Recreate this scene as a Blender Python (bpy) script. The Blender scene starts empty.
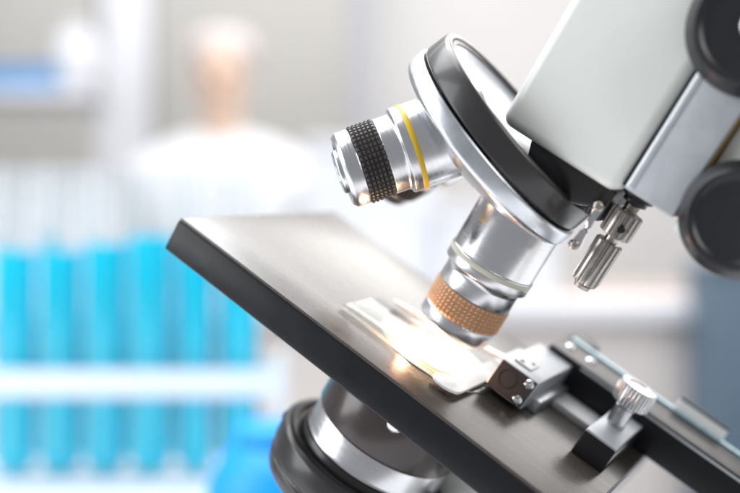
import bpy, bmesh, math, random
from mathutils import Matrix, Vector
random.seed(7)
scene = bpy.context.scene
col = scene.collection
R = math.radians

# ------------------------------------------------------------------ camera
CAM_Z = 1.15
FPX = 1100.0                      # focal length in photo pixels (740 wide)
cam_d = bpy.data.cameras.new('camera')
cam = bpy.data.objects.new('camera', cam_d); col.objects.link(cam)
cam.location = (0, 0, CAM_Z); cam.rotation_euler = (R(90), 0, 0)
cam_d.sensor_width = 36.0; cam_d.lens = FPX / 740 * 36.0
cam_d.clip_start = 0.01; cam_d.clip_end = 60
cam_d.dof.use_dof = True; cam_d.dof.focus_distance = 0.304; cam_d.dof.aperture_fstop = 4.7
scene.camera = cam

# ------------------------------------------------------------------ world and lamps
world = bpy.data.worlds.new('World'); scene.world = world; world.use_nodes = True
bg = world.node_tree.nodes['Background']
bg.inputs[0].default_value = (0.93, 0.96, 1.0, 1); bg.inputs[1].default_value = 0.36

def area(name, loc, target, sx, sy, power, color=(1, 1, 1)):
    l = bpy.data.lights.new(name, 'AREA'); l.shape = 'RECTANGLE'; l.size = sx; l.size_y = sy
    l.energy = power; l.color = color
    o = bpy.data.objects.new(name, l); col.objects.link(o); o.location = loc
    o.rotation_euler = (Vector(target) - Vector(loc)).to_track_quat('-Z', 'Y').to_euler()
    return o
area('overhead_softbox', (-0.25, 0.75, 2.35), (0.02, 0.34, 1.12), 1.5, 1.0, 34, (0.97, 0.985, 1))  # added overhead softbox, out of view, for soft light and chrome bands
area('left_softbox', (-1.7, 0.0, 1.75), (0.0, 0.34, 1.12), 1.0, 1.5, 26, (0.95, 0.975, 1))  # softbox added at the left, no window stands there
area('right_softbox', (1.2, -0.7, 1.9), (0.05, 0.34, 1.12), 0.6, 1.1, 17, (1, 0.985, 0.96))  # softbox added at the right, unseen, for the front faces
area('far_reflection_softbox', (1.15, 2.5, 2.45), (0.05, 0.34, 1.12), 2.0, 1.2, 21, (1.0, 0.965, 0.93))  # unseen panel added to reflect in the turret cap and stage top
area('counter_fill', (0.3, 1.5, 2.95), (0.3, 2.3, 0.9), 2.4, 0.5, 13, (1, 0.98, 0.96))  # fill light added to brighten the front of the back counter
area('room_lamp', (-0.2, 2.5, 2.9), (-0.1, 3.6, 1.0), 3.0, 0.8, 40, (1, 0.985, 0.97))
scene.view_settings.view_transform = 'Standard'; scene.view_settings.look = 'None'
scene.view_settings.exposure = 0.12; scene.view_settings.gamma = 1.0
scene.view_settings.use_curve_mapping = False
scene.render.engine = 'CYCLES'
scene.cycles.use_denoising = True
scene.cycles.max_bounces = 10; scene.cycles.transmission_bounces = 10; scene.cycles.transparent_max_bounces = 16
scene.cycles.caustics_reflective = False; scene.cycles.caustics_refractive = False
scene.cycles.sample_clamp_indirect = 6.0

# ------------------------------------------------------------------ materials
def mat(name, color, rough=0.4, metal=0.0, rvar=0.0, cvar=0.0, nscale=60.0, bump=0.0, bscale=400.0,
        coat=0.0, spec=0.5, trans=0.0, ior=1.45, aniso=0.0, emit=None, estr=0.0, sub=0.0, stretch=None):
    m = bpy.data.materials.new(name); m.use_nodes = True
    nt = m.node_tree; b = nt.nodes['Principled BSDF']
    b.inputs['Base Color'].default_value = (*color, 1); b.inputs['Roughness'].default_value = rough
    b.inputs['Metallic'].default_value = metal; b.inputs['Specular IOR Level'].default_value = spec
    b.inputs['Transmission Weight'].default_value = trans; b.inputs['IOR'].default_value = ior
    b.inputs['Coat Weight'].default_value = coat; b.inputs['Coat Roughness'].default_value = 0.12
    if emit:
        b.inputs['Emission Color'].default_value = (*emit, 1); b.inputs['Emission Strength'].default_value = estr
    tc = nt.nodes.new('ShaderNodeTexCoord'); src = tc.outputs['Object']
    if stretch:
        mp = nt.nodes.new('ShaderNodeMapping'); mp.inputs['Scale'].default_value = stretch
        nt.links.new(src, mp.inputs['Vector']); src = mp.outputs['Vector']
    if rvar or cvar:
        n = nt.nodes.new('ShaderNodeTexNoise'); n.inputs['Scale'].default_value = nscale
        n.inputs['Detail'].default_value = 6.0; n.inputs['Roughness'].default_value = 0.62
        nt.links.new(src, n.inputs['Vector'])
        if rvar:
            mr = nt.nodes.new('ShaderNodeMapRange'); mr.inputs['From Min'].default_value = 0.3; mr.inputs['From Max'].default_value = 0.7
            mr.inputs['To Min'].default_value = max(0.02, rough - rvar); mr.inputs['To Max'].default_value = rough + rvar
            nt.links.new(n.outputs['Fac'], mr.inputs['Value']); nt.links.new(mr.outputs[0], b.inputs['Roughness'])
        if cvar:
            mx = nt.nodes.new('ShaderNodeMix'); mx.data_type = 'RGBA'
            mx.inputs['A'].default_value = (*[c * (1 - cvar) for c in color], 1)
            mx.inputs['B'].default_value = (*[min(1, c * (1 + cvar)) for c in color], 1)
            nt.links.new(n.outputs['Fac'], mx.inputs['Factor']); nt.links.new(mx.outputs['Result'], b.inputs['Base Color'])
    if bump:
        n2 = nt.nodes.new('ShaderNodeTexNoise'); n2.inputs['Scale'].default_value = bscale; n2.inputs['Detail'].default_value = 4.0
        nt.links.new(src, n2.inputs['Vector'])
        bp = nt.nodes.new('ShaderNodeBump'); bp.inputs['Strength'].default_value = bump; bp.inputs['Distance'].default_value = 0.0002
        nt.links.new(n2.outputs['Fac'], bp.inputs['Height']); nt.links.new(bp.outputs[0], b.inputs['Normal'])
    if aniso:
        tg = nt.nodes.new('ShaderNodeTangent'); tg.direction_type = 'RADIAL'; tg.axis = 'Z'
        b.inputs['Anisotropic'].default_value = aniso
        nt.links.new(tg.outputs[0], b.inputs['Tangent'])
    return m

def thin_glass(name, tint=(1, 1, 1), frost=0.0, rough=0.03, edge=0.75):
    m = bpy.data.materials.new(name); m.use_nodes = True; nt = m.node_tree
    out = nt.nodes['Material Output']; nt.nodes.remove(nt.nodes['Principled BSDF'])
    tr = nt.nodes.new('ShaderNodeBsdfTransparent'); tr.inputs[0].default_value = (*tint, 1)
    gl = nt.nodes.new('ShaderNodeBsdfGlossy'); gl.inputs['Roughness'].default_value = rough
    n = nt.nodes.new('ShaderNodeTexNoise'); n.inputs['Scale'].default_value = 90; n.inputs['Detail'].default_value = 5
    tc = nt.nodes.new('ShaderNodeTexCoord'); nt.links.new(tc.outputs['Object'], n.inputs['Vector'])
    mr = nt.nodes.new('ShaderNodeMapRange'); mr.inputs['To Min'].default_value = rough * .5; mr.inputs['To Max'].default_value = rough * 2
    nt.links.new(n.outputs['Fac'], mr.inputs['Value']); nt.links.new(mr.outputs[0], gl.inputs['Roughness'])
    lw = nt.nodes.new('ShaderNodeLayerWeight'); lw.inputs['Blend'].default_value = 0.5
    pw = nt.nodes.new('ShaderNodeMath'); pw.operation = 'POWER'; pw.inputs[1].default_value = 4.0; nt.links.new(lw.outputs['Facing'], pw.inputs[0])
    fr = nt.nodes.new('ShaderNodeMapRange'); fr.inputs['To Min'].default_value = 0.04; fr.inputs['To Max'].default_value = edge
    nt.links.new(pw.outputs[0], fr.inputs['Value'])
    mx = nt.nodes.new('ShaderNodeMixShader'); base = tr.outputs[0]
    if frost:
        tl = nt.nodes.new('ShaderNodeBsdfTranslucent'); tl.inputs[0].default_value = (0.95, 0.95, 0.93, 1)
        m2 = nt.nodes.new('ShaderNodeMixShader'); m2.inputs[0].default_value = frost
        nt.links.new(tr.outputs[0], m2.inputs[1]); nt.links.new(tl.outputs[0], m2.inputs[2]); base = m2.outputs[0]
    nt.links.new(fr.outputs[0], mx.inputs[0]); nt.links.new(base, mx.inputs[1]); nt.links.new(gl.outputs[0], mx.inputs[2])
    nt.links.new(mx.outputs[0], out.inputs['Surface'])
    return m

def liquid(name, color):
    m = bpy.data.materials.new(name); m.use_nodes = True; nt = m.node_tree
    out = nt.nodes['Material Output']; nt.nodes.remove(nt.nodes['Principled BSDF'])
    n = nt.nodes.new('ShaderNodeTexNoise'); n.inputs['Scale'].default_value = 30
    tc = nt.nodes.new('ShaderNodeTexCoord'); nt.links.new(tc.outputs['Object'], n.inputs['Vector'])
    cm = nt.nodes.new('ShaderNodeMix'); cm.data_type = 'RGBA'; nt.links.new(n.outputs['Fac'], cm.inputs['Factor'])
    cm.inputs['A'].default_value = (*[c * .93 for c in color], 1); cm.inputs['B'].default_value = (*[min(1, c * 1.05) for c in color], 1)
    df = nt.nodes.new('ShaderNodeBsdfDiffuse'); tl = nt.nodes.new('ShaderNodeBsdfTranslucent'); mx = nt.nodes.new('ShaderNodeMixShader'); mx.inputs[0].default_value = 0.5
    for q in (df, tl): nt.links.new(cm.outputs['Result'], q.inputs[0])
    nt.links.new(df.outputs[0], mx.inputs[1]); nt.links.new(tl.outputs[0], mx.inputs[2]); nt.links.new(mx.outputs[0], out.inputs['Surface'])
    return m

M = dict(
    chrome=mat('turned_chrome', (0.64, 0.64, 0.66), 0.22, 1.0, rvar=0.06, nscale=900, aniso=0.75, stretch=(0.15, 0.15, 3.0)),
    polished=mat('polished_steel', (0.60, 0.60, 0.62), 0.14, 1.0, rvar=0.05, nscale=300),
    satin=mat('satin_silver', (0.60, 0.62, 0.66), 0.3, 1.0, rvar=0.06, nscale=200, aniso=0.4),
    dish=mat('brushed_dish', (0.46, 0.48, 0.53), 0.36, 1.0, rvar=0.08, nscale=120, aniso=0.6),
    soft_steel=mat('soft_steel', (0.50, 0.50, 0.52), 0.30, 1.0, rvar=0.06, nscale=500),
    nickel=mat('worn_nickel', (0.40, 0.375, 0.35), 0.36, 1.0, rvar=0.1, cvar=0.15, nscale=500),
    steel_screw=mat('screw_steel', (0.42, 0.38, 0.34), 0.3, 1.0, rvar=0.1, nscale=700),
    black=mat('black_enamel', (0.010, 0.010, 0.012), 0.32, rvar=0.05, nscale=120, bump=0.10, bscale=2200, spec=0.3),
    blackring=mat('black_satin_ring', (0.022, 0.020, 0.021), 0.33, rvar=0.05, nscale=300, coat=0.2),
    stage_top=mat('stage_black_top', (0.052, 0.045, 0.041), 0.28, rvar=0.035, cvar=0.12, nscale=60, bump=0.05, bscale=2500, spec=0.6, coat=0.2, stretch=(1, 5, 1)),
    blackplastic=mat('black_knob_plastic', (0.013, 0.013, 0.016), 0.34, rvar=0.07, nscale=250, bump=0.12, bscale=1800),
    knurl=mat('dark_knurled_metal', (0.075, 0.070, 0.068), 0.42, 0.6, rvar=0.1, cvar=0.2, nscale=600),
    brown=mat('brown_condenser_metal', (0.055, 0.044, 0.042), 0.24, 0.25, rvar=0.05, nscale=200, coat=0.2),
    paint=mat('pale_green_enamel', (0.675, 0.685, 0.65), 0.36, rvar=0.09, cvar=0.05, nscale=38, bump=0.10, bscale=1100, coat=0.2),
    alu=mat('cast_aluminium', (0.46, 0.48, 0.51), 0.46, 0.55, rvar=0.07, cvar=0.10, nscale=160, bump=0.10, bscale=900),
    cyan_glint=mat('cyan_reflection_edge', (0.36, 0.52, 0.58), 0.3, 0.7, rvar=0.06, nscale=300),  # cyan reflection of the tubes put into the edge colour
    alu_edge=mat('bare_aluminium_edge', (0.62, 0.64, 0.67), 0.35, 0.8, rvar=0.06, nscale=300),
    bright=mat('bright_plated_plate', (0.86, 0.87, 0.88), 0.28, 0.7, rvar=0.06, nscale=300),
    brass=mat('brass_strip', (0.34, 0.22, 0.06), 0.35, 0.8, rvar=0.08, nscale=300),
    yellow=mat('yellow_paint', (0.72, 0.47, 0.02), 0.38, cvar=0.06, nscale=300),
    cream=mat('cream_paint', (0.62, 0.60, 0.48), 0.4, cvar=0.06, nscale=300),
    white_plate=mat('white_enamel_plate', (0.82, 0.82, 0.82), 0.3, cvar=0.03, nscale=150),
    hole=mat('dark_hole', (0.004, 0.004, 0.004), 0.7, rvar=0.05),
    glass=thin_glass('clear_glass', (0.97, 0.99, 0.98), 0.25),
    glow_knurl=mat('glow_tinted_knurl', (0.66, 0.40, 0.24), 0.5, 0.3, rvar=0.08, cvar=0.15, nscale=600),  # warm glow from the slide put into the grip's base colour
    lens=mat('coated_lens', (0.25, 0.22, 0.35), 0.03, spec=0.9, coat=1.0, rvar=0.01),
    lamp=mat('lit_aperture_glass', (0.9, 0.86, 0.8), 0.3, emit=(1.0, 0.60, 0.30), estr=7.0, rvar=0.03),
    rack=mat('white_rack_plastic', (0.64, 0.71, 0.76), 0.4, cvar=0.03, nscale=40),
    tube=thin_glass('tube_glass', (0.975, 0.985, 0.99), 0.03, 0.06, 0.3),
    cyan=liquid('cyan_liquid', (0.0, 0.76, 0.92)),
    cyan_pale=liquid('pale_cyan_liquid', (0.20, 0.82, 0.95)),
    bluebottle=mat('blue_bottle_plastic', (0.0, 0.27, 0.90), 0.45, cvar=0.08, nscale=20, coat=0.0),
    bench=mat('white_bench_laminate', (0.80, 0.81, 0.84), 0.35, cvar=0.03, nscale=12),
    wall=mat('pale_wall_paint', (0.82, 0.80, 0.79), 0.7, cvar=0.04, nscale=3),
    greydoor=mat('grey_door_laminate', (0.44, 0.43, 0.41), 0.5, cvar=0.05, nscale=4),
    whiteframe=mat('white_frame_paint', (0.70, 0.71, 0.75), 0.45, cvar=0.03, nscale=6),
    floor=mat('grey_floor_vinyl', (0.45, 0.44, 0.43), 0.4, cvar=0.08, nscale=6),
    bluecab=mat('slate_blue_laminate', (0.095, 0.145, 0.20), 0.5, cvar=0.08, nscale=5),
    beige=mat('beige_card', (0.60, 0.48, 0.42), 0.7, cvar=0.08, nscale=8),
    palecard=mat('pale_card', (0.68, 0.63, 0.61), 0.7, cvar=0.05, nscale=8),
    bluebox=mat('sky_blue_plastic', (0.14, 0.34, 0.62), 0.45, cvar=0.06, nscale=8),
    skin=mat('skin', (0.70, 0.50, 0.39), 0.5, cvar=0.08, nscale=12),
    coat=mat('white_coat_cotton', (0.72, 0.73, 0.76), 0.85, cvar=0.03, nscale=14, bump=0.1, bscale=300),
    cap=mat('white_cap_fabric', (0.62, 0.56, 0.55), 0.85, cvar=0.04, nscale=20),
    trousers=mat('navy_cloth', (0.04, 0.05, 0.09), 0.9, cvar=0.1, nscale=20),
    eye=mat('eye_dark', (0.03, 0.02, 0.02), 0.3, rvar=0.02),
    dark=mat('dark_trousers_shoes', (0.03, 0.03, 0.03), 0.6, cvar=0.1),
)

# ------------------------------------------------------------------ mesh helpers (all numbers in millimetres)
MM = 0.001
def link(name, me, material, parent=None, mtx=None):
    o = bpy.data.objects.new(name, me); col.objects.link(o)
    if material is not None and not me.materials: me.materials.append(material)
    if parent is not None: o.parent = parent
    if mtx is not None: o.matrix_local = mtx
    return o

def finish(bm, scale=MM, angle=35):
    bmesh.ops.recalc_face_normals(bm, faces=bm.faces)
    bmesh.ops.scale(bm, vec=(scale,) * 3, verts=bm.verts)
    me = bpy.data.meshes.new('m'); bm.to_mesh(me); bm.free()
    for p in me.polygons: p.use_smooth = True
    me.set_sharp_from_angle(angle=R(angle))
    return me

def T(x, y, z): return Matrix.Translation((x * MM, y * MM, z * MM))
def frame(origin, zdir, xhint=(1, 0, 0)):
    z = Vector(zdir).normalized(); x = Vector(xhint); x = (x - z * x.dot(z)).normalized(); y = z.cross(x)
    m = Matrix((x, y, z)).transposed().to_4x4(); m.translation = Vector(origin) * MM
    return m

def chamf(prof, c=0.3):
    out = []
    for i, p in enumerate(prof):
        if i in (0, len(prof) - 1): out.append(p); continue
        a, b = prof[i - 1], prof[i + 1]
        va = (a[0] - p[0], a[1] - p[1]); vb = (b[0] - p[0], b[1] - p[1])
        la = math.hypot(*va); lb = math.hypot(*vb)
        if la < 1e-6 or lb < 1e-6: out.append(p); continue
        ca = min(c, la * 0.4); cb = min(c, lb * 0.4)
        out.append((p[0] + va[0] / la * ca, p[1] + va[1] / la * ca))
        out.append((p[0] + va[0] / la * ca * .3 + vb[0] / lb * cb * .3, p[1] + va[1] / la * ca * .3 + vb[1] / lb * cb * .3))
        out.append((p[0] + vb[0] / lb * cb, p[1] + vb[1] / lb * cb))
    return out

def lathe_mesh(prof, seg=96, c=0.3, flute=None, closed=False):
    """prof: (r, z) points; flute = (count, depth, zmin, zmax) cuts straight grooves"""
    pr = chamf(prof, c) if c else prof
    if flute: seg = flute[0] * 6
    bm = bmesh.new(); rings = []
    for r, z in pr:
        ring = []
        if r < 1e-6:
            ring = [bm.verts.new((0, 0, z))]
        else:
            for k in range(seg):
                rr = r
                if flute and flute[2] <= z <= flute[3]:
                    rr = r - flute[1] * (1.0, 0.85, 0.0, 0.0, 0.0, 0.85)[k % 6]
                a = 2 * math.pi * k / seg
                ring.append(bm.verts.new((rr * math.cos(a), rr * math.sin(a), z)))
        rings.append(ring)
    pairs = list(zip(rings, rings[1:])) + ([(rings[-1], rings[0])] if closed else [])
    for A, B in pairs:
        n = seg
        for k in range(n):
            k2 = (k + 1) % n
            if len(A) == 1 and len(B) == 1: continue
            if len(A) == 1: bm.faces.new((A[0], B[k], B[k2]))
            elif len(B) == 1: bm.faces.new((A[k], A[k2], B[0]))
            else: bm.faces.new((A[k], A[k2], B[k2], B[k]))
    return finish(bm)

def lathe(name, prof, material, parent, mtx=None, **kw):
    return link(name, lathe_mesh(prof, **kw), material, parent, mtx)

def knurl_mesh(r, z0, z1, rows, cols, depth):
    bm = bmesh.new()
    def v(rr, a, z): return bm.verts.new((rr * math.cos(a), rr * math.sin(a), z))
    dz = (z1 - z0) / rows; da = 2 * math.pi / cols
    for i in range(rows):
        for j in range(cols):
            a0 = j * da; a1 = a0 + da; za = z0 + i * dz; zb = za + dz
            b = [v(r, a0, za), v(r, a1, za), v(r, a1, zb), v(r, a0, zb)]
            m = 0.3
            t = [v(r + depth, a0 + da * x, za + dz * y) for x, y in ((m, m), (1 - m, m), (1 - m, 1 - m), (m, 1 - m))]
            bm.faces.new(t)
            for q in range(4): bm.faces.new((b[q], b[(q + 1) % 4], t[(q + 1) % 4], t[q]))
    bmesh.ops.remove_doubles(bm, verts=bm.verts, dist=1e-4)
    return finish(bm, angle=20)

def box_mesh(x0, x1, y0, y1, z0, z1, bev=0.5, seg=3, taper=None):
    bm = bmesh.new()
    vs = [bm.verts.new((x, y, z)) for x in (x0, x1) for y in (y0, y1) for z in (z0, z1)]
    for f in ((0, 1, 3, 2), (4, 6, 7, 5), (0, 4, 5, 1), (2, 3, 7, 6), (0, 2, 6, 4), (1, 5, 7, 3)):
        bm.faces.new([vs[i] for i in f])
    bmesh.ops.recalc_face_normals(bm, faces=bm.faces)
    if bev: bmesh.ops.bevel(bm, geom=bm.edges[:], offset=bev, segments=seg, profile=0.5, affect='EDGES')
    return finish(bm)
def box(name, dims, material, parent, bev=0.5, mtx=None, seg=3):
    return link(name, box_mesh(*dims, bev=bev, seg=seg), material, parent, mtx)

def prism_mesh(poly, y0, y1, bev=0.5, seg=2, plane='XZ'):
    bm = bmesh.new()
    def P(a, b, c): return {'XZ': (a, c, b), 'XY': (a, b, c), 'YZ': (c, a, b)}[plane]
    A = [bm.verts.new(P(a, b, y0)) for a, b in poly]; B = [bm.verts.new(P(a, b, y1)) for a, b in poly]
    bm.faces.new(A); bm.faces.new(B[::-1])
    n = len(poly)
    for i in range(n): bm.faces.new((A[i], A[(i + 1) % n], B[(i + 1) % n], B[i]))
    bmesh.ops.recalc_face_normals(bm, faces=bm.faces)
    if bev: bmesh.ops.bevel(bm, geom=bm.edges[:], offset=bev, segments=seg, profile=0.5, affect='EDGES')
    return finish(bm)
def prism(name, poly, y0, y1, material, parent, bev=0.5, plane='XZ', mtx=None):
    return link(name, prism_mesh(poly, y0, y1, bev, plane=plane), material, parent, mtx)

def tube_mesh(pts, rad, seg=12, flat=1.0):
    """round rod along points"""
    bm = bmesh.new(); rings = []
    pts = [Vector(p) for p in pts]; up = Vector((0, 0, 1))
    for i, p in enumerate(pts):
        d = (pts[min(i + 1, len(pts) - 1)] - pts[max(i - 1, 0)]).normalized()
        s = d.cross(up)
        s = s.normalized() if s.length > 1e-3 else Vector((1, 0, 0))
        t = s.cross(d)
        r = rad[i] if isinstance(rad, (list, tuple)) else rad
        rings.append([bm.verts.new(p + s * r * math.cos(2 * math.pi * k / seg) + t * r * flat * math.sin(2 * math.pi * k / seg)) for k in range(seg)])
    for A, B in zip(rings, rings[1:]):
        for k in range(seg): bm.faces.new((A[k], A[(k + 1) % seg], B[(k + 1) % seg], B[k]))
    bm.faces.new(rings[0]); bm.faces.new(rings[-1][::-1])
    return finish(bm)

def smooth(pts, n=8):
    P = [Vector(p) for p in pts]; P = [P[0] * 2 - P[1]] + P + [P[-1] * 2 - P[-2]]; out = []
    for i in range(1, len(P) - 2):
        for k in range(n):
            t = k / n
            out.append(0.5 * ((2 * P[i]) + (P[i + 1] - P[i - 1]) * t + (2 * P[i - 1] - 5 * P[i] + 4 * P[i + 1] - P[i + 2]) * t * t + (3 * P[i] - P[i - 1] - 3 * P[i + 1] + P[i + 2]) * t ** 3))
    return out + [P[-2]]

def thing(name, label, cat, mtx=None, group=None):
    o = bpy.data.objects.new(name, None); col.objects.link(o); o.empty_display_size = 0.02
    if mtx is not None: o.matrix_world = mtx
    o['label'] = label; o['category'] = cat
    if group: o['group'] = group
    return o
def tag(o, label, cat, group=None):
    o['label'] = label; o['category'] = cat
    if group: o['group'] = group
    return o
def struct(o): o['kind'] = 'structure'; return o

def at(px, py, d):
    """point in metres seen at photo pixel (px, py), d metres in front of the lens"""
    return Vector(((px - 370) / FPX * d, d, CAM_Z - (py - 246.5) / FPX * d))

# ------------------------------------------------------------------ setting
BENCH_Z = 0.85
def mbox(name, x0, x1, y0, y1, z0, z1, material, parent=None, bev=0.004):
    return link(name, box_mesh(x0 * 1000, x1 * 1000, y0 * 1000, y1 * 1000, z0 * 1000, z1 * 1000, bev=bev * 1000), material, parent)
struct(mbox('floor', -4, 4, -1.5, 4.4, -0.05, 0, M['floor'], bev=0))
struct(mbox('wall', -4, 4, 4.3, 4.4, 0, 3.4, M['wall'], bev=0))
struct(mbox('bench_top', -1.5, 1.5, 0.02, 1.15, BENCH_Z - 0.04, BENCH_Z, M['bench']))

# ------------------------------------------------------------------ microscope, inclined on its joint
Xc, Yc, Zc = (0.7632213, -0.5464056, 0.34486833), (0.44014589, 0.0489051, -0.89659349), (0.47303788, 0.83609163, 0.2778236)
def c2w(v): return Vector((v[0], -v[2], v[1]))
D0 = 0.333
mw = Matrix((c2w(Xc), c2w(Yc), c2w(Zc))).transposed().to_4x4()
mw.translation = at(437, 354, D0)
scope = thing('microscope', 'large pale green and black light microscope leaning over with chrome objectives and wide black stage', 'microscope', mw)

# --- stage
stage = box('stage', (-79, 64.5, -37.5, 60, -11.2, -0.8), M['black'], scope, bev=0.7)
link('top_plate', box_mesh(-78.7, 64.2, -37.2, 59.7, -0.95, 0, bev=0.35), M['stage_top'], stage)
lathe('aperture_ring', [(19.5, 0.0), (19.5, 0.4), (14.2, 0.4), (13.9, 0.1), (13.6, 0.1), (13.4, 0.5), (12.4, 0.5), (12.4, 0.0)], M['soft_steel'], stage, c=0.12)
lathe('aperture_glass', [(0, 0.5), (6, 0.48), (12.3, 0.1)], M['lamp'], stage, c=0.0)

# --- condenser below the stage
cx0 = -1.0
cond = lathe('condenser', [(0, -11.3), (23.6, -11.3), (23.6, -29.2), (22.6, -29.8), (0, -29.8)], M['brown'], scope, T(cx0, 0, 0))
lathe('chrome_ring', [(20, -29.85), (23.0, -29.85), (23.0, -37.4), (23.4, -38.0), (20, -38.0)], M['chrome'], cond)
lathe('diaphragm_ring', [(20, -37.8), (24.2, -37.8), (24.5, -40.8), (26.0, -40.8), (26.3, -39.6), (28.9, -39.6), (30.2, -41.2),
                         (30.2, -48.4), (29.4, -49.0), (29.4, -50.0), (29.9, -50.5), (28.8, -54.8), (25, -56.8), (20, -56.8)], M['blackring'], cond, c=0.35)
a = R(195)
lathe('set_screw', [(0, 0.6), (1.1, 0.6), (1.5, 0.25), (1.5, -1), (0, -1)], M['hole'], cond,
      frame((30.1 * math.cos(a), 30.1 * math.sin(a), -44), (math.cos(a), math.sin(a), 0), (0, 0, 1)), seg=20, c=0.1)
a = R(-72)
lathe('clamp_screw', [(0, 1.9), (1.5, 1.8), (2.5, 1.1), (2.7, 0), (2.7, -1), (0, -1)], M['bright'], cond,
      frame((23.6 * math.cos(a), 23.6 * math.sin(a), -16.4), (math.cos(a), math.sin(a), 0), (0, 0, 1)), seg=28, c=0.3)
prism('condenser_bracket', [(18, -13), (58, -13), (58, -24), (44, -24), (44, -29), (36, -29), (36, -40), (18, -40)], 6, 26, M['paint'], scope, bev=0.6)

# --- turret (nosepiece)
N = Vector((0.345, 0.065, 0.936)).normalized()
tc0 = Vector((-13.0, -3, 73.5))
tf = frame(tc0, N)
turret = lathe('turret', [(0, -13), (33.4, -8.4), (34.0, -9.0), (34.2, -13.2), (33.4, -14.4), (23.0, -18.4), (11.0, -21.5), (0, -22)], M['satin'], scope, tf, c=0.5, seg=160)
lathe('black_collar', [(29, -8.0), (32.8, -8.0), (33.3, -7.4), (32.9, -0.9), (32.2, 0), (30.8, 0.0), (30.2, -0.5), (29, -0.9)], M['blackring'], turret, c=0.35, seg=160)
lathe('dished_cap', [(30.4, -0.5), (29.6, -1.0), (24, -2.8), (18, -4.0), (12, -4.6), (0, -4.8)], M['dish'], turret, c=0.0, seg=160)
prism('turret_mount', [(-4, 72.8), (22.5, 72.8), (22.0, 66.5), (15.5, 63.5), (10, 61.5), (-2, 66)], -18, 22, M['blackring'], scope, bev=0.9)

# --- objectives
def objective(origin, direction, band, xhint=(0, 1, 0), kind=0, grip='knurl'):
    f = frame(origin, direction, xhint)          # local +Z runs from the turret to the front lens
    if kind == 0:
        o = lathe('objective', [(0, -8), (13.1, -8), (13.1, 13.4), (13.35, 13.6), (13.35, 17.9), (12.0, 18.3), (11.7, 20), (11.7, 24.8), (11.3, 25), (11.3, 32.6),
                                (11.6, 32.9), (11.6, 36.6), (10.6, 38.2), (7.2, 38.2), (6.8, 39.6), (4.4, 39.6), (3.9, 38.9)], M['chrome'], scope, f, c=0.22, seg=120)
        lathe('colour_band', [(13.42, 13.9), (13.48, 14.0), (13.48, 15.3), (13.42, 15.4)], band, o, c=0, seg=120)
        link('knurled_grip', knurl_mesh(11.55, 25.0, 32.5, 6, 50, 0.5), M[grip], o)
        lathe('front_lens', [(4.2, 38.9), (2.5, 39.3), (0, 39.45)], M['lens'], o, c=0)
    else:
        o = lathe('objective', [(0, -10), (12.3, -10), (12.3, 12.6), (12.3, 15.2), (11.2, 15.5), (10.9, 16.3), (10.9, 20.2), (10.5, 20.4), (10.5, 27.6),
                                (10.8, 27.8), (10.8, 31.4), (9.8, 32.6), (8.2, 32.6), (7.6, 31.6), (6.4, 31.6), (6.2, 33.4), (5.6, 33.9), (3.6, 33.9), (3.2, 33.0)], M['chrome'], scope, f, c=0.22, seg=120)
        lathe('colour_band', [(12.38, 11.3), (12.44, 11.4), (12.44, 12.7), (12.38, 12.8)], band, o, c=0, seg=120)
        link('knurled_grip', knurl_mesh(10.75, 20.4, 27.6, 6, 46, 0.5), M[grip], o)
        lathe('front_lens', [(3.5, 33.0), (2.0, 33.4), (0, 33.5)], M['lens'], o, c=0)
    return o
o1 = objective((0, 0, 47.6), (0, 0, -1), M['cream'], grip='glow_knurl'); o1['label'] = 'chrome objective with a pale band pointing straight down at the glass slide'
def cam2m(v): return Vector((sum(a * b for a, b in zip(Xc, v)), sum(a * b for a, b in zip(Yc, v)), sum(a * b for a, b in zip(Zc, v))))
o2 = objective((-24.6, -18.0, 61.9), cam2m((-0.942, -0.335, 0.05)), M['yellow'], kind=1); o2['label'] = 'chrome objective with a yellow band pointing out to the side'
d3 = Matrix.Rotation(R(118), 3, N) @ Vector((0, 0, -1))
o3 = objective(Vector((0, 0, 110)) + d3 * 63, d3, M['cream'], kind=1); o3['label'] = 'chrome objective on the far side of the turret'

# --- head, slide rail, arm
head = box('head', (-12.3, 24.9, -25, 32, 72.6, 215), M['paint'], scope, bev=3.2, seg=5)
link('shaded_gap_filler', box_mesh(24.0, 26.2, -22.5, 28, 75.5, 214, bev=0.2), M['hole'], head)  # black filler standing in for the shade of the gap at the rail
rail = box('focus_slide_rail', (25.8, 40.3, -24.2, 24, 75.2, 215), M['alu'], scope, bev=0.5)
link('highlight_edge', box_mesh(26.3, 28.0, -24.6, -23.6, 76.0, 214, bev=0.3), M['alu_edge'], rail)  # paler strip laid on as the highlight of the rail's chamfer
link('brass_shim', box_mesh(40.25, 40.85, -22.5, 22, 75.8, 214, bev=0.1), M['brass'], rail)
def arc(cx, cz, r, a0, a1, n): return [(cx + r * math.cos(R(a0 + (a1 - a0) * i / n)), cz + r * math.sin(R(a0 + (a1 - a0) * i / n))) for i in range(n + 1)]
inner = [(40.8, 71.6), (88, 71.0)] + [(104, 66), (116, 55), (123, 40), (125, 22), (123, 0), (116, -25), (103, -45), (88, -56)]
outer = [(88, -86), (112, -80), (132, -64), (146, -40), (153, -10), (155, 25), (154, 60), (148, 110), (130, 165), (100, 215), (40.8, 215)]
arm = prism('arm', inner + outer, -20, 24, M['paint'], scope, bev=1.6)
prism('stage_carrier', [(24, -11.4), (60, -11.4), (61, -32), (121, -62), (121, -84), (60, -64), (24, -48)], 34, 52, M['black'], scope, bev=1.5)

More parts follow.
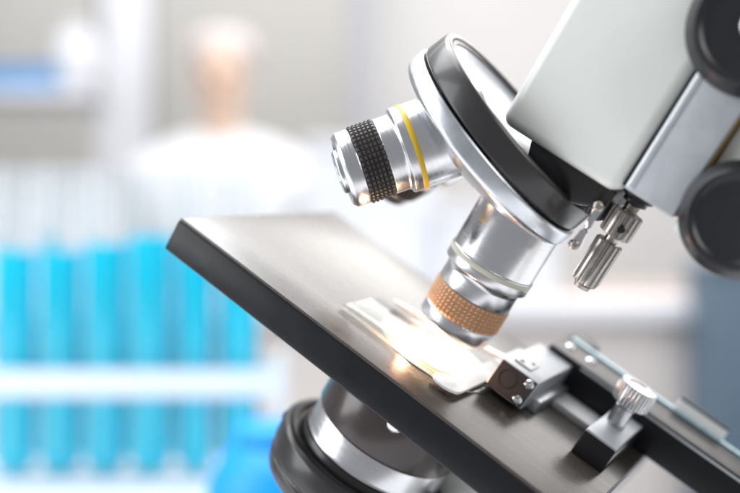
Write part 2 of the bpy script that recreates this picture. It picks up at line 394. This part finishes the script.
def focus_knob(name, cxk, czk, r, y0, hub):
    k = lathe(name, [(0, 0), (r - 0.8, 0), (r, 0.8), (r, 5.2), (r - 0.5, 6.0), (r - 2.4, 9.6), (r - 3.2, 10.2), (r - 4.4, 9.6), (r - 5.0, 8.8), (0, 8.6)],
              M['blackplastic'], scope, frame((cxk, y0, czk), (0, -1, 0)), c=0.35, seg=120)
    if hub: lathe('hub_screw', [(0, 9.6), (2.9, 9.6), (3.5, 9.1), (3.5, 8.4)], M['polished'], k, c=0.2, seg=40)
    return k
focus_knob('fine_focus_knob', 54.2, 83.6, 14.7, -20.1, False)
focus_knob('coarse_focus_knob', 33.4, 124.4, 16.8, -24.3, True)

# --- focus stop screw under the rail
sx, sy = 27.0, -13.0
stop = lathe('stop_screw', [(0, 0), (1.9, 0), (1.9, -30), (0, -30)], M['steel_screw'], scope, T(sx + 1.2, sy, 75.3), c=0, seg=24)
lathe('lock_collar', [(0, 0.3), (4.6, 0.3), (4.6, -1.8), (3.4, -2.4), (3.4, -3.6), (0, -3.6)], M['black'], stop, c=0.25, seg=36)
lathe('lock_nut', [(1.9, -6.2), (4.1, -6.2), (4.5, -6.6), (4.5, -13.2), (4.1, -13.6), (1.9, -13.6)], M['nickel'], stop, c=0.0, flute=(15, 0.75, -13.7, -6.1))
lathe('thumb_grip', [(1.9, -15.4), (3.5, -15.4), (3.9, -15.8), (3.9, -27.4), (3.4, -28.8), (2.4, -29.4), (2.2, -30.4), (0, -30.4)], M['nickel'], stop, c=0.0, flute=(14, 0.7, -27.6, -15.3))
av = Vector((0.36, -0.93, 0))
lathe('set_screw_hole', [(0, 0.35), (0.95, 0.35), (1.15, 0.1), (1.15, -0.8)], M['hole'], stop, frame(av * 4.2 + Vector((0, 0, -10.6)), av, (0, 0, 1)), c=0, seg=16)
# thread turns on the exposed shank
me = lathe_mesh([(1.9, -3.6)] + [(2.25 if i % 2 else 1.85, -3.6 - i * 0.3) for i in range(1, 9)] + [(1.85, -6.3)], seg=24, c=0)
link('thread', me, M['steel_screw'], stop)

# --- turret click spring, by the rail side
pts = [(22.6, -22, 68.1), (22.9, -22.6, 64), (22.9, -22.8, 60), (22.8, -22.3, 55.0)]
cl = link('click_spring', tube_mesh(smooth(pts, 5), [1.5, 1.45, 1.35, 1.2, 1.1, 1.0, 1.0, 1.0, 1.0, 1.0, 1.05, 1.1, 1.2, 1.35, 1.5, 1.5], seg=10, flat=0.45), M['polished'], scope)
lathe('spring_screw', [(0, 1.2), (1.0, 1.1), (1.5, 0.5), (1.5, -6.5), (0, -6.5)], M['steel_screw'], cl, frame((22.5, -22.6, 67.4), (0.3, -0.9, 0.2), (0, 0, 1)), c=0.15, seg=20)
lathe('spring_screw', [(0, 1.2), (0.9, 1.1), (1.3, 0.5), (1.3, -4.5), (0, -4.5)], M['steel_screw'], cl, frame((22.6, -22.8, 55.6), (0.3, -0.9, 0.2), (0, 0, 1)), c=0.15, seg=20)
box('spring_base', (19.0, 23.6, -18, -4, 63, 72.4), M['blackring'], cl, bev=0.8)

# --- mechanical stage
mech = box('carriage_bar', (20.5, 118, 38, 60, 0.05, 12.4), M['black'], scope, bev=0.6)
link('edge_strip', box_mesh(22, 117, 57.2, 60.2, 12.2, 13.0, bev=0.25), M['cyan_glint'], mech)
link('groove_strip', box_mesh(33, 117, 37.6, 39.0, 11.0, 11.7, bev=0.2), M['alu'], mech)
link('vernier_plate', box_mesh(62, 80, 60.4, 61.6, 8, 16.2, bev=0.3), M['white_plate'], mech)
link('vernier_top', box_mesh(62, 80, 60.3, 61.8, 16.2, 16.9, bev=0.2), M['black'], mech)
lathe('pivot_knob', [(0, 5.5), (4.6, 5.5), (5.4, 4.7), (5.4, 0), (0, 0)], M['blackplastic'], mech, T(25.5, 66, 7.5), c=0.4, seg=48)
for xx in (25, 33, 46):
    lathe('bar_screw', [(0, 0.9), (1.2, 0.8), (1.9, 0.1), (1.9, -0.5), (0, -0.5)], M['polished'], mech, T(xx, 49, 12.4), c=0.12, seg=24)
clamp = prism('slide_clamp_block', [(-1.5, 2.0), (2.0, 10.6), (38, 10.6), (38, 1.4), (3.0, 1.4), (2.6, 3.0), (1.4, 2.0)], 17.4, 30.4, M['alu'], scope, bev=0.4, plane='YZ')
fd = Vector((0, -8.6, 3.5)).normalized()
fn = frame((23.9, 0.2, 6.4), fd, (1, 0, 0))
link('face_plate', box_mesh(-6.2, 6.2, -4.4, 4.4, -0.4, 0.5, bev=0.25), M['brown'], clamp, fn)
for (xx, yy) in ((4.4, 2.6), (4.2, -3.0)):
    lathe('cross_screw', [(0, 0.75), (0.25, 0.75), (0.5, 1.1), (1.1, 1.0), (1.6, 0.4), (1.6, -0.4)], M['polished'], clamp, fn @ T(xx, yy, 0.5), c=0.1, seg=24)
lathe('engraved_ring', [(2.4, 0.5), (2.5, 0.72), (2.9, 0.72), (3.0, 0.5)], M['brown'], clamp, fn @ T(-2.0, 0.4, 0), c=0, seg=48)
link('small_plate', box_mesh(19.6, 25.4, 7, 15.5, 10.4, 11.1, bev=0.15), M['white_plate'], clamp)
for (xx, yy) in ((21.2, 9.5), (23.8, 13.2)):
    lathe('rivet', [(0, 0.5), (0.6, 0.4), (0.9, 0), (0.9, -0.3)], M['nickel'], clamp, T(xx, yy, 11.1), c=0.05, seg=16)
link('side_ledge', box_mesh(29.8, 33.0, 8, 37, 0.1, 4.2, bev=0.4), M['alu_edge'], clamp)
box('bright_slide_plate', (33.2, 48.0, 24.0, 37.7, 0.02, 2.2), M['white_plate'], scope, bev=0.3)

# slide holder fingers
arm_pts = [(24, -4, 4.6), (18, -18, 3.6), (14, -24.5, 2.6), (9, -25, 2.2)]
hp = [(11.3, 46), (11.3, -8), (11.0, -12), (10.2, -15.5), (8.6, -18.2), (7.8, -20), (8.0, -22), (9.2, -23.8), (11, -24.8), (13, -24.9), (15, -24.2), (16.4, -22.8), (17.1, -20.5), (17.2, -18), (17.2, 46)]
prism('holder_plate', hp, 1.7, 2.7, M['white_plate'], scope, bev=0.2, plane='XY')
link('holder_finger', tube_mesh(smooth([(18, 20, 5.5), (6, 19, 4.0), (-8, 15, 2.6), (-18, 12, 2.0), (-24, 10, 2.2)]), [1.8] * 26 + [1.6, 1.5, 1.4, 1.2, 1.0, .8, .6], seg=12, flat=0.5), M['bright'], scope)

# thumb screw block
tb = prism('thumb_block', [(1.2, 0.1), (2.8, 7.2), (37.9, 7.2), (37.9, 0.1)], 48.4, 59.0, M['black'], scope, bev=0.5, plane='YZ')
link('block_cap', box_mesh(48.6, 58.8, 3.2, 37.6, 7.0, 7.9, bev=0.25), M['alu'], tb)
ts = lathe('thumb_screw', [(0, -1), (3.0, -1), (3.0, 7.6), (2.7, 8.0), (2.7, 9.2), (5.7, 9.3), (6.1, 9.7), (6.1, 14.6), (5.6, 15.5), (3.6, 15.6), (3.3, 15.3), (0, 15.3)],
           M['soft_steel'], scope, T(52.6, 22.5, 6.4), c=0.0, flute=(34, 0.32, 9.5, 15.0))

# --- foot and pillar (support the instrument on the bench, below the frame)
inv = mw.inverted()
joint_w = mw @ (Vector((120, 16, -72)) * MM)
foot_c = Vector((joint_w.x, joint_w.y, BENCH_Z))
def world_child(name, me, material, parent): 
    o = link(name, me, material, parent); o.matrix_local = inv @ Matrix.Translation(foot_c); return o
hgt = (joint_w.z - BENCH_Z) * 1000
world_child('pillar', box_mesh(-16, 16, -13, 13, 4, hgt + 14, bev=6, seg=4), M['paint'], scope)
world_child('foot', prism_mesh([(-130, -55), (-60, -60), (40, -50), (58, 0), (40, 50), (-60, 60), (-130, 55), (-135, 30), (-40, 24), (-30, 0), (-40, -24), (-135, -30)], 0.2, 26, 4, plane='XY'), M['black'], scope)

# ------------------------------------------------------------------ glass slide on the stage
slide = thing('glass_slide', 'thin clear glass slide lying on the black stage under the objective', 'glass slide', mw @ T(0, 0, 0.55))
link('slide_glass', box_mesh(-27.5, 16.3, -19.4, 6.6, 0.02, 1.1, bev=0.12, seg=2), M['glass'], slide)
link('cover_slip', box_mesh(-10, 10, -13, 5, 1.12, 1.28, bev=0.03, seg=1), M['glass'], slide)

gl = bpy.data.lights.new('slide_glow_fill', 'POINT'); gl.energy = 0.06; gl.color = (1.0, 0.58, 0.33); gl.shadow_soft_size = 0.002  # added warm glow light without a fitting, hanging just above the slide
glo = bpy.data.objects.new('slide_glow_fill', gl); col.objects.link(glo); glo.location = mw @ (Vector((-5, -11.0, 3.6)) * MM)

# ------------------------------------------------------------------ tube rack and tubes behind
RD = 0.86
p0 = at(-30, 484, RD); rz0 = p0.z
mm = lambda v: v * 1000
riser = mbox('riser_shelf', at(-75, 0, RD).x, at(282, 0, RD).x, RD - 0.05, RD + 0.12, BENCH_Z + 0.0005, rz0 - 0.0005, M['rack'])
tag(riser, 'white plastic riser block under the rack of cyan test tubes', 'riser')
rack = thing('tube_rack', 'white plastic rack holding two rows of cyan test tubes', 'test tube rack')
xl, xr = at(-70, 0, RD).x, at(278, 0, RD).x
zb0 = rz0; zm0 = at(0, 394, RD).z; zm1 = at(0, 367, RD).z
ztop = at(0, 232, RD).z
pitch = 45.2 / FPX * RD; x_first = at(16, 0, RD).x - 3 * pitch
rows = [(RD, 0.0), (RD + 0.034, 0.5)]
K = RD / 0.56
mbox('base_plate', xl, xr, RD - 0.022, RD + 0.050, zb0, zb0 + 0.006, M['rack'], rack, bev=0.001)
def rail_plate(z0, z1):
    # bars in front, between and behind the rows, with cross pieces between the tubes
    for ya, yb in ((RD - 0.0215, RD - 0.0165), (RD + 0.0172, RD + 0.0222), (RD + 0.0455, RD + 0.0495)):
        mbox('rail', xl, xr, ya, yb, z0, z1, M['rack'], rack, bev=0.0008)
rail_plate(zm0, zm1)
for x in (xl - 0.003, xr):
    mbox('end_panel', x, x + 0.003, RD - 0.022, RD + 0.050, zb0, zm1 + 0.01, M['rack'], rack, bev=0.0008)
def tube_pair(tr):
    tube_len = mm(at(0, 168, RD).z - rz0 - 0.007); q = tr / 15.2
    prof = [(0, 0.3), (7.4 * q, 2.0), (12.4 * q, 6.8), (tr, 14.2), (tr, tube_len), (tr + 0.6, tube_len + 0.4), (tr + 0.6, tube_len + 1.4), (tr - 0.7, tube_len + 1.4),
            (tr - 0.7, 14.6), (11.8 * q, 7.6), (6.8 * q, 3.2), (0, 1.6)]
    g = lathe_mesh(prof, seg=32, c=0.0); g.materials.append(M['tube'])
    def liq(top, m):
        me = lathe_mesh([(0, 1.9), (6.6 * q, 3.5), (11.5 * q, 8.0), (tr - 0.8, 14.8), (tr - 0.8, top + 0.8), (tr - 2.4, top), (0, top - 0.5)], seg=32, c=0.0)
        me.materials.append(M[m]); return me
    return g, liq
liq_top = mm(at(0, 241, RD).z - rz0 - 0.007)
kinds = [tube_pair(16.8), tube_pair(7.6), tube_pair(13.4)]
ordinal = ['first', 'second', 'third', 'fourth', 'fifth', 'sixth', 'seventh', 'eighth', 'ninth', 'tenth']
for ri, (yd, off) in enumerate(rows):
    tubes = []
    for i in range(10):
        x = x_first + (i + off) * pitch + random.uniform(-.0006, .0006)
        if x > xr - 0.018 or x < xl + 0.018: continue
        px = 370 + FPX * x / yd
        if px < -14: continue
        tubes.append(x)
    for k, x in enumerate(tubes):
        lab = ('%s cyan test tube from the left in the front row of the rack' if ri == 0 else '%s slim pale cyan test tube from the left in the back row of the rack') % ordinal[k]
        kd = 2 if (ri == 0 and 370 + FPX * x / yd > 180) else ri
        t = thing('test_tube', lab, 'test tube', Matrix.Translation((x, yd, rz0 + 0.0065)), 'cyan test tubes in the rack')
        o = bpy.data.objects.new('glass', kinds[kd][0]); col.objects.link(o); o.parent = t
        lm = kinds[kd][1](liq_top + random.uniform(-9, 7), 'cyan_pale' if ri else 'cyan')
        o = bpy.data.objects.new('liquid', lm); col.objects.link(o); o.parent = t

# blue bottle beside the rack, in front of its end
bpos = at(286, 0, 0.62)
bt_h = mm(at(0, 424, 0.62).z - BENCH_Z)
bot = thing('bottle', 'vivid blue plastic bottle behind the black condenser ring, beside the rack', 'bottle', Matrix.Translation((bpos.x, 0.62, BENCH_Z)))
lathe('body', [(0, 0.2), (43, 0.2), (45, 3), (45, bt_h - 40), (43.5, bt_h - 31), (38, bt_h - 20), (31, bt_h - 12), (27, bt_h - 9.2), (0, bt_h - 9)], M['bluebottle'], bot, c=0.8)
lathe('cap', [(0, bt_h - 8.9), (28, bt_h - 8.9), (28, bt_h - 2), (26, bt_h), (0, bt_h)], M['bluebottle'], bot, c=0.6, flute=(40, 0.4, bt_h - 8.5, bt_h - 3))

# ------------------------------------------------------------------ far background
def span(px0, px1, py0, py1, d): a = at(px0, py1, d); b = at(px1, py0, d); return a.x, b.x, a.z, b.z
cab = thing('cabinet', 'tall white framed cabinet with grey doors behind the person', 'cabinet', Matrix.Translation((0, 3.8, 0)))
def cbox(name, px0, px1, py0, py1, d, dep, material, parent, zmin=None):
    x0, x1, z0, z1 = span(px0, px1, py0, py1, d)
    if zmin is not None: z0 = zmin
    me = box_mesh(mm(x0), mm(x1), mm(d - 3.8), mm(d - 3.8 + dep), mm(z0), mm(z1), bev=6)
    return link(name, me, material, parent)
cbox('carcass', -140, 352, -160, 480, 3.83, 0.42, M['whiteframe'], cab, zmin=0.02)
cbox('door', -136, 97, -150, 470, 3.79, 0.035, M['greydoor'], cab, zmin=0.06)
cbox('door', 155, 348, -150, 470, 3.79, 0.035, M['greydoor'], cab, zmin=0.06)
cbox('stile', 101, 151, -155, 475, 3.76, 0.065, M['whiteframe'], cab, zmin=0.04)
cbox('handle', 170, 174, 150, 200, 3.75, 0.03, M['bright'], cab)
x0, x1, z0, z1 = span(352, 372, -200, 300, 4.28)
post = mbox('wall_post', x0, x1, 4.2, 4.299, 0.001, 3.39, M['whiteframe']); tag(post, 'narrow white post on the wall right of the grey doors', 'post')
# wide counter across the back
x0, x1, z0, z1 = span(-60, 900, 172, 300, 2.25)
ctr = thing('counter', 'long white counter across the back of the room', 'counter', Matrix.Translation((0, 2.2, 0)))
def lbox(name, x0, x1, y0, y1, z0, z1, material, parent, bev=0.004): return mbox(name, x0, x1, y0, y1, z0, z1, material, parent, bev)
ct_z = at(0, 300, 2.2).z
lbox('worktop', -1.6, 1.9, -0.05, 0.55, ct_z - 0.04, ct_z, M['bench'], ctr)
lbox('front_panel', -1.58, 1.88, 0.0, 0.5, 0.001, ct_z - 0.042, M['palecard'], ctr)
# things on the back counter
def onctr(name, px0, px1, py0, d, dep, material, label, cat, bev=0.006):
    a = at(px0, py0, d); b = at(px1, py0, d)
    t = thing(name, label, cat, Matrix.Translation(((a.x + b.x) / 2, d + dep / 2, ct_z)))
    w = b.x - a.x; hh = a.z - ct_z
    mbox('body', -w / 2, w / 2, -dep / 2, dep / 2, 0.001, hh - 0.03, material, t, bev)
    mbox('lid', -w / 2 - 0.004, w / 2 + 0.004, -dep / 2 - 0.004, dep / 2 + 0.004, hh - 0.029, hh, material, t, bev)
    return t
onctr('storage_box', -30, 96, 172, 2.3, 0.2, M['whiteframe'], 'wide white box on the back counter behind the cyan tubes', 'box')
onctr('storage_box', 560, 700, 288, 2.35, 0.2, M['beige'], 'low beige box on the back counter under the black knob', 'box')
onctr('instrument_case', 306, 436, 138, 2.4, 0.25, M['whiteframe'], 'white instrument case on the back counter beside the person', 'case')
onctr('storage_box', 440, 556, 205, 2.3, 0.25, M['whiteframe'], 'tall white box on the back counter behind the downward objective', 'box')
x0, x1, z0, z1 = span(714, 900, 262, 400, 2.0)
bc = thing('blue_cabinet', 'slate blue cabinet standing at the edge of the view below the focus knobs', 'cabinet', Matrix.Translation(((x0 + x1) / 2, 2.0, 0)))
w = x1 - x0
mbox('body', -w / 2, w / 2, 0, 0.18, 0.02, z1 - 0.02, M['bluecab'], bc)
mbox('top', -w / 2 - 0.005, w / 2 + 0.005, -0.005, 0.185, z1 - 0.019, z1, M['bluecab'], bc)
# shelf on the left with a blue box and a white jar
sh_z = at(0, 93, 3.3).z
a = at(-60, 0, 3.3).x; b = at(97, 0, 3.3).x
shelf = thing('shelf', 'narrow pale shelf with a blue bin and a white jar on it', 'shelf', Matrix.Translation((0, 3.3, 0)))
mbox('board', a, b, -0.1, 0.16, sh_z - 0.03, sh_z, M['whiteframe'], shelf)
for xx in (a + 0.02, b - 0.04): mbox('post', xx, xx + 0.02, 0.12, 0.14, 0.001, sh_z - 0.031, M['whiteframe'], shelf)
x0 = at(-30, 0, 3.25).x; x1 = at(56, 0, 3.25).x; z1 = at(0, 66, 3.25).z
bb = thing('bin', 'sky blue plastic bin on the narrow shelf', 'bin', Matrix.Translation(((x0 + x1) / 2, 3.3, sh_z)))
w = x1 - x0
mbox('body', -w / 2, w / 2, -0.08, 0.08, 0.001, z1 - sh_z - 0.012, M['bluebox'], bb)
mbox('rim', -w / 2 - 0.008, w / 2 + 0.008, -0.088, 0.088, z1 - sh_z - 0.0115, z1 - sh_z, M['bluebox'], bb)
c = at(77, 46, 3.3); rj = mm(24 / FPX * 3.3)
jar = thing('jar', 'round white jar on the narrow shelf beside the blue bin', 'jar', Matrix.Translation((c.x, 3.3, sh_z)))
hj = mm(at(0, 26, 3.3).z - sh_z)
lathe('body', [(0, 1), (rj * .7, 1), (rj * .95, hj * .25), (rj, hj * .5), (rj * .9, hj * .75), (rj * .6, hj * .88), (0, hj * .88)], M['whiteframe'], jar, c=3)
lathe('lid', [(0, hj * .885), (rj * .62, hj * .885), (rj * .62, hj * .98), (rj * .5, hj), (0, hj)], M['whiteframe'], jar, c=2)

# ------------------------------------------------------------------ person in the white coat
PDIST = 2.95
pb = at(222, 0, PDIST)
person = thing('person', 'person in white coat and pale cap standing far back before the grey doors', 'person', Matrix.Translation((pb.x, PDIST, 0)))
def skin(name, verts, edges, material, parent, subd=2, root=0):
    me = bpy.data.meshes.new(name); me.from_pydata([v[:3] for v in verts], edges, []); me.update()
    o = link(name, me, material, parent)
    md = o.modifiers.new('skin', 'SKIN'); md.use_smooth_shade = True
    for i, v in enumerate(verts):
        sv = me.skin_vertices[0].data[i]; sv.radius = (v[3], v[4] if len(v) > 4 else v[3]); sv.use_root = (i == root)
    o.modifiers.new('subdivision', 'SUBSURF').levels = subd; o.modifiers['subdivision'].render_levels = subd
    return o
hc = at(222, 82, PDIST).z            # middle of the face
S = 1.0
neck = hc - 0.13; sho = neck - 0.09
chain = lambda i, j: [(k, k + 1) for k in range(i, j)]
bodyv = [(0, 0, sho - 0.42, .10, .08), (0, 0, sho - 0.22, .10, .08), (0, 0, sho - 0.06, .08, .07), (0, 0, neck, .055), (0, -.012, hc - 0.075, .055, .06), (0, -.02, hc - 0.02, .068, .085), (0, -.012, hc + 0.055, .072, .092), (0, -.005, hc + 0.11, .05, .062)]
e = chain(0, 7)
for s in (-1, 1):
    b0 = len(bodyv)
    bodyv += [(s * .15, 0, sho - .07, .045), (s * .215, .0, sho - .28, .045), (s * .19, -.14, sho - .47, .036), (s * .15, -.24, sho - .46, .028), (s * .135, -.30, sho - .465, .03, .018)]
    e += [(2, b0)] + chain(b0, b0 + 4)
    for q, (fx, ln) in enumerate(((-.022, .07), (-.008, .08), (.006, .075), (.02, .06))):
        f0 = len(bodyv); bodyv += [(s * .135 + fx, -.33, sho - .466, .009), (s * .135 + fx, -.33 - ln * .6, sho - .475, .008), (s * .135 + fx, -.33 - ln, sho - .49, .007)]
        e += [(b0 + 4, f0), (f0, f0 + 1), (f0 + 1, f0 + 2)]
    f0 = len(bodyv); bodyv += [(s * .135 - s * .035, -.29, sho - .47, .010), (s * .135 - s * .05, -.33, sho - .475, .009)]
    e += [(b0 + 4, f0), (f0, f0 + 1)]
    l0 = len(bodyv)
    bodyv += [(s * .09, 0, sho - .52, .09), (s * .10, -.01, sho * .38, .062), (s * .10, .01, .09, .042), (s * .105, -.10, .045, .04, .03), (s * .105, -.16, .035, .035, .024)]
    e += [(0, l0)] + chain(l0, l0 + 4)
skin('body', bodyv, e, M['skin'], person)
coatv = [(0, 0, sho * .42, .22, .16), (0, 0, sho - .55, .19, .145), (0, 0, sho - .28, .185, .135), (0, 0, sho - .03, .17, .13), (0, .0, neck + .025, .085, .085)]
ce = chain(0, 4)
for s in (-1, 1):
    b0 = len(coatv); coatv += [(s * .20, 0, sho - .05, .088), (s * .235, .0, sho - .28, .066), (s * .20, -.14, sho - .47, .056), (s * .158, -.235, sho - .462, .048)]
    ce += [(3, b0)] + chain(b0, b0 + 3)
skin('coat', coatv, ce, M['coat'], person)
skin('cap', [(0, .03, hc + 0.03, .095, .10), (0, .02, hc + .09, .115, .118), (0, .02, hc + .15, .085, .095)], [(0, 1), (1, 2)], M['cap'], person)
for s in (-1, 1):
    lathe('eye', [(0, 6), (7, 4), (9, 0), (0, -6)], M['eye'], person, Matrix.Translation((s * .031, -.105, hc + .002)) @ Matrix.Rotation(R(90), 4, 'X'), c=0, seg=16)
    lathe('ear', [(0, 5), (14, 4), (20, 0), (12, -5), (0, -6)], M['skin'], person, Matrix.Translation((s * .082, .0, hc - .005)) @ Matrix.Rotation(R(90), 4, 'Y'), c=0, seg=20)
link('nose', tube_mesh([(0, -102, mm(hc) + 5), (0, -116, mm(hc) - 22), (0, -104, mm(hc) - 32)], [6, 13, 8], seg=10), M['skin'], person)
link('mouth', tube_mesh([(-20, -96, mm(hc) - 56), (0, -101, mm(hc) - 55), (20, -96, mm(hc) - 56)], [2, 5, 2], seg=8), M['skin'], person)
